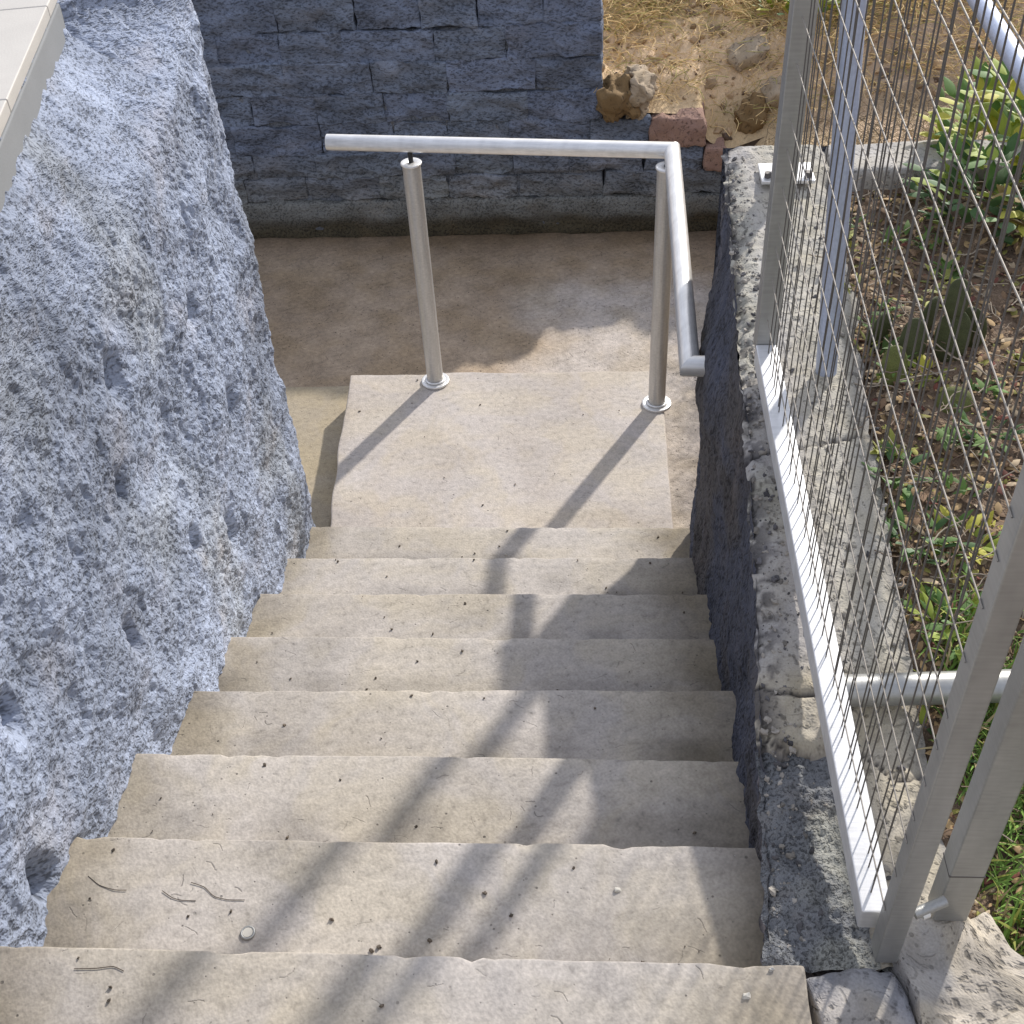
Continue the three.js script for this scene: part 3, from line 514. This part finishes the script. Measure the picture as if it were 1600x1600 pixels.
// leafy plant: every leaf a child
function plant(name, label, cat, pos, { n = 30, L = .07, W = .025, spread = .06, tilt = [.3, 1.2], mats = [0, 1], h = .03, bend = .5, group } = {}) {
  const p = thing(name, label, cat, pos, group), gs = [leafGeo(L, W, bend), leafGeo(L * .8, W * 1.1, bend * 1.3)];
  for (let k = 0; k < n; k++) {
    const a = rr(0, 6.283), q = Math.sqrt(rnd()) * spread, m = obj('leaf', gs[k % 2], MG[mats[Math.floor(rnd() * mats.length)]], p);
    m.position.set(Math.cos(a) * q, rr(0, h) * (1 - q / spread * .5), Math.sin(a) * q); m.rotation.set(rr(...tilt), a * -1 + Math.PI / 2 + rr(-.6, .6), 0, 'YXZ'); m.scale.setScalar(rr(.65, 1.25));
  }
  return p;
}
function weeds() {
  const g = leafGeo(.05, .017, .6), wm = new THREE.MeshPhysicalMaterial({ roughness: .75, transmission: .2, thickness: 0, side: THREE.DoubleSide }), list = [];
  for (let k = 0; k < 70; k++) { const x = 1.82 + Math.pow(rnd(), 1.3) * .95, z = rr(-2.3, -.3); if (n3(x * 4, z * 4, 21) < -.25) continue; const c = rnd() < .6 ? [.11, .20, .035] : [.26, .27, .05], n = Math.floor(rr(6, 22)); for (let i = 0; i < n; i++) { const v = rr(.7, 1.3); list.push([[x + rr(-.03, .03), bedY(x, z) + rr(.004, .03), z + rr(-.03, .03)], [rr(.2, 1.3), rr(0, 6.28), 0], rr(.4, 1.1), c.map((q) => q * v)]); } }
  const o = new THREE.InstancedMesh(g, wm, list.length); o.name = 'weeds'; const C = new THREE.Color();
  list.forEach(([p, e, sc, c], k) => { o.setMatrixAt(k, mat4(p, e, sc)); o.setColorAt(k, C.setRGB(...c)); });
  o.castShadow = o.receiveShadow = true; o.userData.kind = 'stuff'; o.userData.label = 'sparse low weeds and seedlings between the litter'; scene.add(o);
}
const at = (x, z) => [x, bedY(x, z), z];
{
  // low green plants on the bed
  const list = [[1.835, -1.20, 'small leafy green plant just right of the coping, below the cactus', 34, .055, [0, 0, 2]], [1.872, -1.02, 'dark green tuft against the coping beside the yellow-green tuft', 46, .062, [2, 0]], [1.955, -.99, 'fuller yellow-green tuft right of the dark green tuft', 44, .065, [1, 3, 0]], [2.07, -1.32, 'fresh green rosette beneath the small round cactus pad', 26, .05, [0, 2]], [1.91, -.76, 'bright green tuft hugging the near gate stile', 40, .07, [1, 0]], [1.845, -.78, 'short green sprig beyond the thick pipe', 18, .05, [0, 1]], [1.815, -.50, 'thin weeds growing under the thick pipe', 20, .06, [0, 2, 1]], [1.96, -1.52, 'sparse yellowing sprig between the cactus pads', 16, .05, [1, 3]]];
  for (const [x, z, lab, n, L, m] of list) plant('ground_plant', lab, 'plant', at(x, z), { n, L, W: L * .3, spread: .03 + n * .0011, mats: m, tilt: [.2, 1.25], group: undefined });
  // sparse weeds between them: seedlings nobody could count
  weeds();
  // yellow-green shrub in front of and above the kerb wall
  plant('leafy_shrub', 'broad-leaved green shrub growing right over the kerb wall, left of the brighter one', 'shrub', [2.40, .24, -2.50], { n: 190, L: .085, W: .045, spread: .24, tilt: [.1, 1.4], mats: [1, 1, 3, 0], h: .34, bend: .4 });
  plant('leafy_shrub', 'darker green low shrub before the kerb wall, under the yellow-green one', 'shrub', at(2.26, -2.22), { n: 140, L: .08, W: .035, spread: .20, tilt: [.1, 1.4], mats: [0, 2, 2, 1], h: .20, bend: .4 });
  plant('leafy_shrub', 'bright yellow-green shrub behind the kerb wall at the right edge', 'shrub', [2.52, .12, -2.80], { n: 170, L: .09, W: .05, spread: .22, tilt: [.1, 1.3], mats: [1, 1, 3], h: .34, bend: .4 });
  plant('yellow_plant', 'small plant with ochre-yellow leaves at the right edge', 'plant', at(2.37, -2.12), { n: 30, L: .09, W: .05, spread: .09, mats: [3, 4, 3], h: .16 });
  plant('slope_bush', 'bright green bush on the sandy slope beside the tall gate post', 'bush', [2.34, sandY(2.34, -6.15), -6.15], { n: 160, L: .10, W: .045, spread: .26, tilt: [.05, 1.2], mats: [1, 1, 0, 3], h: .14 });
  // prickly pear
  const pad = new THREE.SphereGeometry(1, 20, 14), padMat = std(soilTex, .002, .7, { color: new THREE.Color(.36, .60, .30) }), padMat2 = std(soilTex, .002, .7, { color: new THREE.Color(.75, 1.2, .42) });
  const addPad = (parent, p, rx, ry, turn, lean, m) => { const o = obj('pad', pad, m, parent); o.scale.set(rx, ry, .013); o.position.set(p[0], p[1] + ry * .92 * Math.cos(lean), p[2]); o.rotation.set(lean, turn, 0, 'YXZ'); return o; };
  const c1 = thing('cactus', 'clump of dark green prickly pear pads amid dry leaves', 'cactus', at(1.995, -1.62));
  for (const [px, py, pz, rx, ry, t, l] of [[-.06, 0, .03, .04, .07, .3, -.2], [.04, 0, .02, .045, .08, -.3, -.1], [.0, 0, -.08, .04, .07, .8, .1], [.10, 0, -.03, .042, .07, -.6, .1], [-.13, 0, -.04, .036, .06, .5, .15], [.03, .14, .02, .034, .055, .2, -.15]]) addPad(c1, [px, py, pz], rx, ry, t, l, padMat);
  const c2 = thing('cactus', 'single upright green cactus pad close to the coping', 'cactus', at(1.875, -1.51)); addPad(c2, [0, -.01, 0], .038, .062, .25, -.25, padMat2);
  const c3 = thing('cactus', 'small round light green cactus pad leaning low in the litter', 'cactus', at(2.02, -1.43)); addPad(c3, [0, -.02, 0], .046, .042, -.2, -.7, padMat2);
}
function scatter(name, label, geo, mats, count, f) { // mass of small pieces nobody could count
  const o = new THREE.InstancedMesh(geo, mats, count); o.name = numbered(name); const c = new THREE.Color();
  for (let k = 0; k < count; k++) { const r = f(k); o.setMatrixAt(k, mat4(r.p, r.e, r.s)); c.setRGB(...r.c); o.setColorAt(k, c); }
  o.castShadow = o.receiveShadow = true; o.userData.kind = 'stuff'; o.userData.label = label; scene.add(o); return o;
}
{
  const lm = new THREE.MeshStandardMaterial({ roughness: .85, side: THREE.DoubleSide }), litter = leafGeo(.036, .018, .7, .5), stick = tube([[0, 0, 0], [.02, .004, .004], [.045, .001, -.003], [.075, .005, .002]], .0011, 6, 4), blade = leafGeo(.10, .007, .8, .1), straw = tube([[0, 0, 0], [.05, .02, .01], [.10, .022, -.01], [.16, .004, .0]], .0016, 6, 4);
  const brown = () => { const t = rnd(); const v = rr(.6, 1.15); return t < .38 ? [.20 * v, .125 * v, .07 * v] : t < .66 ? [.40 * v, .27 * v, .13 * v] : t < .84 ? [.44 * v, .34 * v, .22 * v] : t < .95 ? [.30 * v, .28 * v, .07 * v] : [.18 * v, .06 * v, .04 * v]; };
  scatter('leaf_litter', 'dry brown leaf litter covering the planting bed', litter, lm, 15000, () => { let x, z; do { x = 1.80 + Math.pow(rnd(), 1.2) * 1.35; z = rr(-2.37, .25); } while (z > -.1 && x < 1.88 + .3 * z); return { p: [x, bedY(x, z) + rr(.0, .018), z], e: [rr(.9, 2.1), rr(0, 6.28), rr(-.5, .5)], s: .22 + 1.0 * Math.pow(rnd(), 1.8), c: brown() }; });
  scatter('twigs', 'thin dry twigs lying in the planting bed', stick, lm, 900, () => { const x = 1.80 + rnd() * 1.1, z = rr(-2.37, -.2); return { p: [x, bedY(x, z) + rr(.008, .05), z], e: [rr(-.4, .4), rr(0, 6.28), rr(-.3, .5)], s: rr(.6, 2.0), c: rnd() < .5 ? [.30, .25, .19] : [.18, .13, .09] }; });
  scatter('grass', 'bright green grass in the corner beyond the gate post', blade, lm, 7000, () => { let x, z; do { x = 1.82 + rnd() * .6; z = rr(-.95, .35); } while (rnd() > ss(1.82, 1.86, x - .22 * Math.max(0, z + .05)) * ss(-1.0, -.55, z + .15 * n3(x * 6, z * 6, 3)) * (.45 + .55 * ss(-.3, .3, n3(x * 9, z * 9, 2)))); const v = rr(.7, 1.3), y = rnd(); return { p: [x, bedY(x, z) - .004, z], e: [rr(-.2, .9), rr(0, 6.28), rr(-.3, .3)], s: rr(.4, .95), c: y < .7 ? [.13 * v, .23 * v, .035 * v] : y < .88 ? [.25 * v, .27 * v, .05 * v] : [.33 * v, .26 * v, .13 * v] }; });
  scatter('dry_grass', 'straw-coloured dry grass strewn over the sandy slope', straw, lm, 12000, () => { let x, z; do { x = rr(1.15, 3.6); z = -5.5 - rnd() * 1.6; } while (rnd() > .25 + .75 * ss(-.15, .3, fbm(x * 2.2, z * 2.2, 5, 2) + .5 * ss(-5.7, -6.3, z) - .1)); const v = rr(.75, 1.25); return { p: [x, sandY(x, z) + rr(-.005, .012), z], e: [rr(-.5, .5), rr(0, 6.28), rr(-.1, .6)], s: rr(.4, 1.3), c: rnd() < .8 ? [.68 * v, .50 * v, .24 * v] : [.36 * v, .33 * v, .10 * v] }; });
  scatter('bank_litter', 'dry stalks and leaves on the bank beyond the kerb wall', straw, lm, 4200, () => { const x = rr(1.92, 4.2), z = rr(-5.5, -2.6), v = rr(.5, 1.2); return { p: [x, bankY(x, z) + rr(-.005, .03), z], e: [rr(-.7, .7), rr(0, 6.28), rr(-.1, .9)], s: rr(.4, 1.2), c: rnd() < .75 ? [.42 * v, .32 * v, .19 * v] : [.16 * v, .12 * v, .07 * v] }; });
  const clod = wblock([0, 0, 0], [.04, .026, .033], { r: .004, cell: .009, amp: .018, freq: 55, warp: (P) => [P[0] + .35 * P[1], P[1] + .2 * P[2], P[2] - .3 * P[0]] });
  scatter('clods', 'small clods and stones on the sandy slope', clod, lm, 1000, () => { const x = rr(1.15, 3.4), z = -5.5 - rnd() * 1.4, v = rr(.5, 1.2); return { p: [x, sandY(x, z) + .004, z], e: [rr(0, 3), rr(0, 6), rr(0, 3)], s: Math.pow(rnd(), 4) * 1.2 + .2, c: rnd() < .82 ? [.50 * v, .36 * v, .22 * v] : [.20 * v, .14 * v, .10 * v] }; });
  scatter('grit', 'grit and crumbs lying on the concrete steps', clod, lm, 170, () => { const i = Math.floor(rnd() * 9), x = rr(.06, 1.42), edge = rnd() < .45; const z = -.33 * i + (edge ? rr(.16, .31) : rr(.01, .3)), y = -.16 * i + .003, v = rr(.4, 1.1); return i === 8 ? { p: [rr(0, 1.38), -1.277, rr(-3.5, -2.4)], e: [rnd() * 3, rnd() * 6, 0], s: rr(.06, .2), c: [.16 * v, .13 * v, .10 * v] } : { p: [x, y, z], e: [rnd() * 3, rnd() * 6, 0], s: rr(.04, .16), c: rnd() < .85 ? [.15 * v, .12 * v, .09 * v] : [.5, .48, .44] }; });
  scatter('wall_crumbs', 'broken mortar crumbs on the rough coping', clod, lm, 900, () => { const z = rr(-2.5, -.05), near = rnd() < .6, x = near ? interp(edgeX, z) + rnd() * .06 : rr(1.5, 1.8), v = rr(.4, 1.2); return { p: [x, interp(copY, z) + (z > -.44 && x < 1.6 ? -.02 : 0) + .001, z], e: [rnd() * 3, rnd() * 6, 0], s: .06 + .24 * Math.pow(rnd(), 3), c: rnd() < .35 ? [.12 * v, .115 * v, .12 * v] : [.36 * v, .33 * v, .29 * v] }; });
}
// stones on the slope
{
  const stone = (name, label, p, s, rot, m, sd) => { const g = wblock([0, 0, 0], s, { r: Math.min(...s) * .16, cell: .014, amp: Math.min(...s) * .55, freq: 15 + sd, oct: 3, warp: (P) => [P[0] + .02 * n3(P[1] * 20 + sd, sd, 1), P[1], P[2]] }); const o = obj(name, g, m); o.position.set(...p); o.rotation.set(...rot); return tag(o, label, 'stone'); };
  const sm = std(copeTex, .006, .95, { color: new THREE.Color(.95, .8, .6) }), sm2 = std(copeTex, .006, .95, { color: new THREE.Color(.5, .34, .16) });
  stone('stone', 'brown stone overhanging the broken end of the dark wall', [1.235, -.775, -5.42], [.16, .15, .2], [.1, .2, .15], sm2, 1);
  stone('stone', 'pale slanting stone beside the brown one at the wall end', [1.345, -.76, -5.46], [.12, .2, .2], [.2, .3, -.5], sm, 2);
  stone('stone', 'flat tan stone in the middle of the sandy slope', [2.0, sandY(2.0, -5.82) + .02, -5.82], [.20, .07, .15], [.3, .4, .1], sm, 3);
  stone('stone', 'broken brown stone near the gate post on the slope', [2.02, sandY(2.02, -5.55) + .02, -5.56], [.17, .11, .14], [.5, .9, .2], sm2, 4);
  stone('stone', 'greyish stone lying below the bright green slope bush', [2.16, sandY(2.16, -5.62) + .03, -5.64], [.14, .10, .14], [.2, .3, .5], sm, 6);
}
// small things lying on the steps
{
  const cap = thing('bottle_cap', 'round pale bottle cap lying on the second nearest step', 'bottle cap', [.422, -.158, -.117]);
  obj('rim', new THREE.TorusGeometry(.0125, .0028, 10, 28).rotateX(Math.PI / 2).translate(0, .0015, 0), M.steel, cap);
  obj('disc', new THREE.CylinderGeometry(.010, .010, .003, 24).translate(0, .0025, 0), M.chip, cap);
  const pb = obj('pebble', wblock([1.152, -.158, -.226], [.011, .006, .009], { r: .002, cell: .003, amp: .005, freq: 160 }), M.chip); tag(pb, 'tiny white stone chip right of centre on the second step', 'stone');
  const pb2 = obj('pebble', wblock([1.365, .003, .062], [.012, .007, .009], { r: .002, cell: .003, amp: .005, freq: 160 }), M.chip); tag(pb2, 'white stone chip near the right end of the nearest step', 'stone');
  const rm = new THREE.MeshStandardMaterial({ color: new THREE.Color(.055, .042, .032), roughness: .9 });
  const root = (label, i, pts) => { const y = -.16 * i + .002; tag(obj('root', tube(pts.map(([x, z]) => [x, y + .0001, z]), .0008, 20, 5), rm), label, 'root'); };
  root('curved dark rootlet on the left of the second step', 1, [[.28, -.225], [.31, -.215], [.335, -.195], [.365, -.188], [.40, -.188]]);
  root('short dark rootlet at the left wall on the second step', 1, [[.06, -.235], [.09, -.215], [.125, -.205], [.15, -.205]]);
  root('forked dark straw in the middle left of the second step', 1, [[.225, -.205], [.25, -.19], [.27, -.185], [.30, -.184]]);
  root('dark crooked straw at the left of the nearest step', 0, [[.17, .042], [.21, .04], [.24, .036], [.262, .044]]);
}
renderer.render(scene, camera);
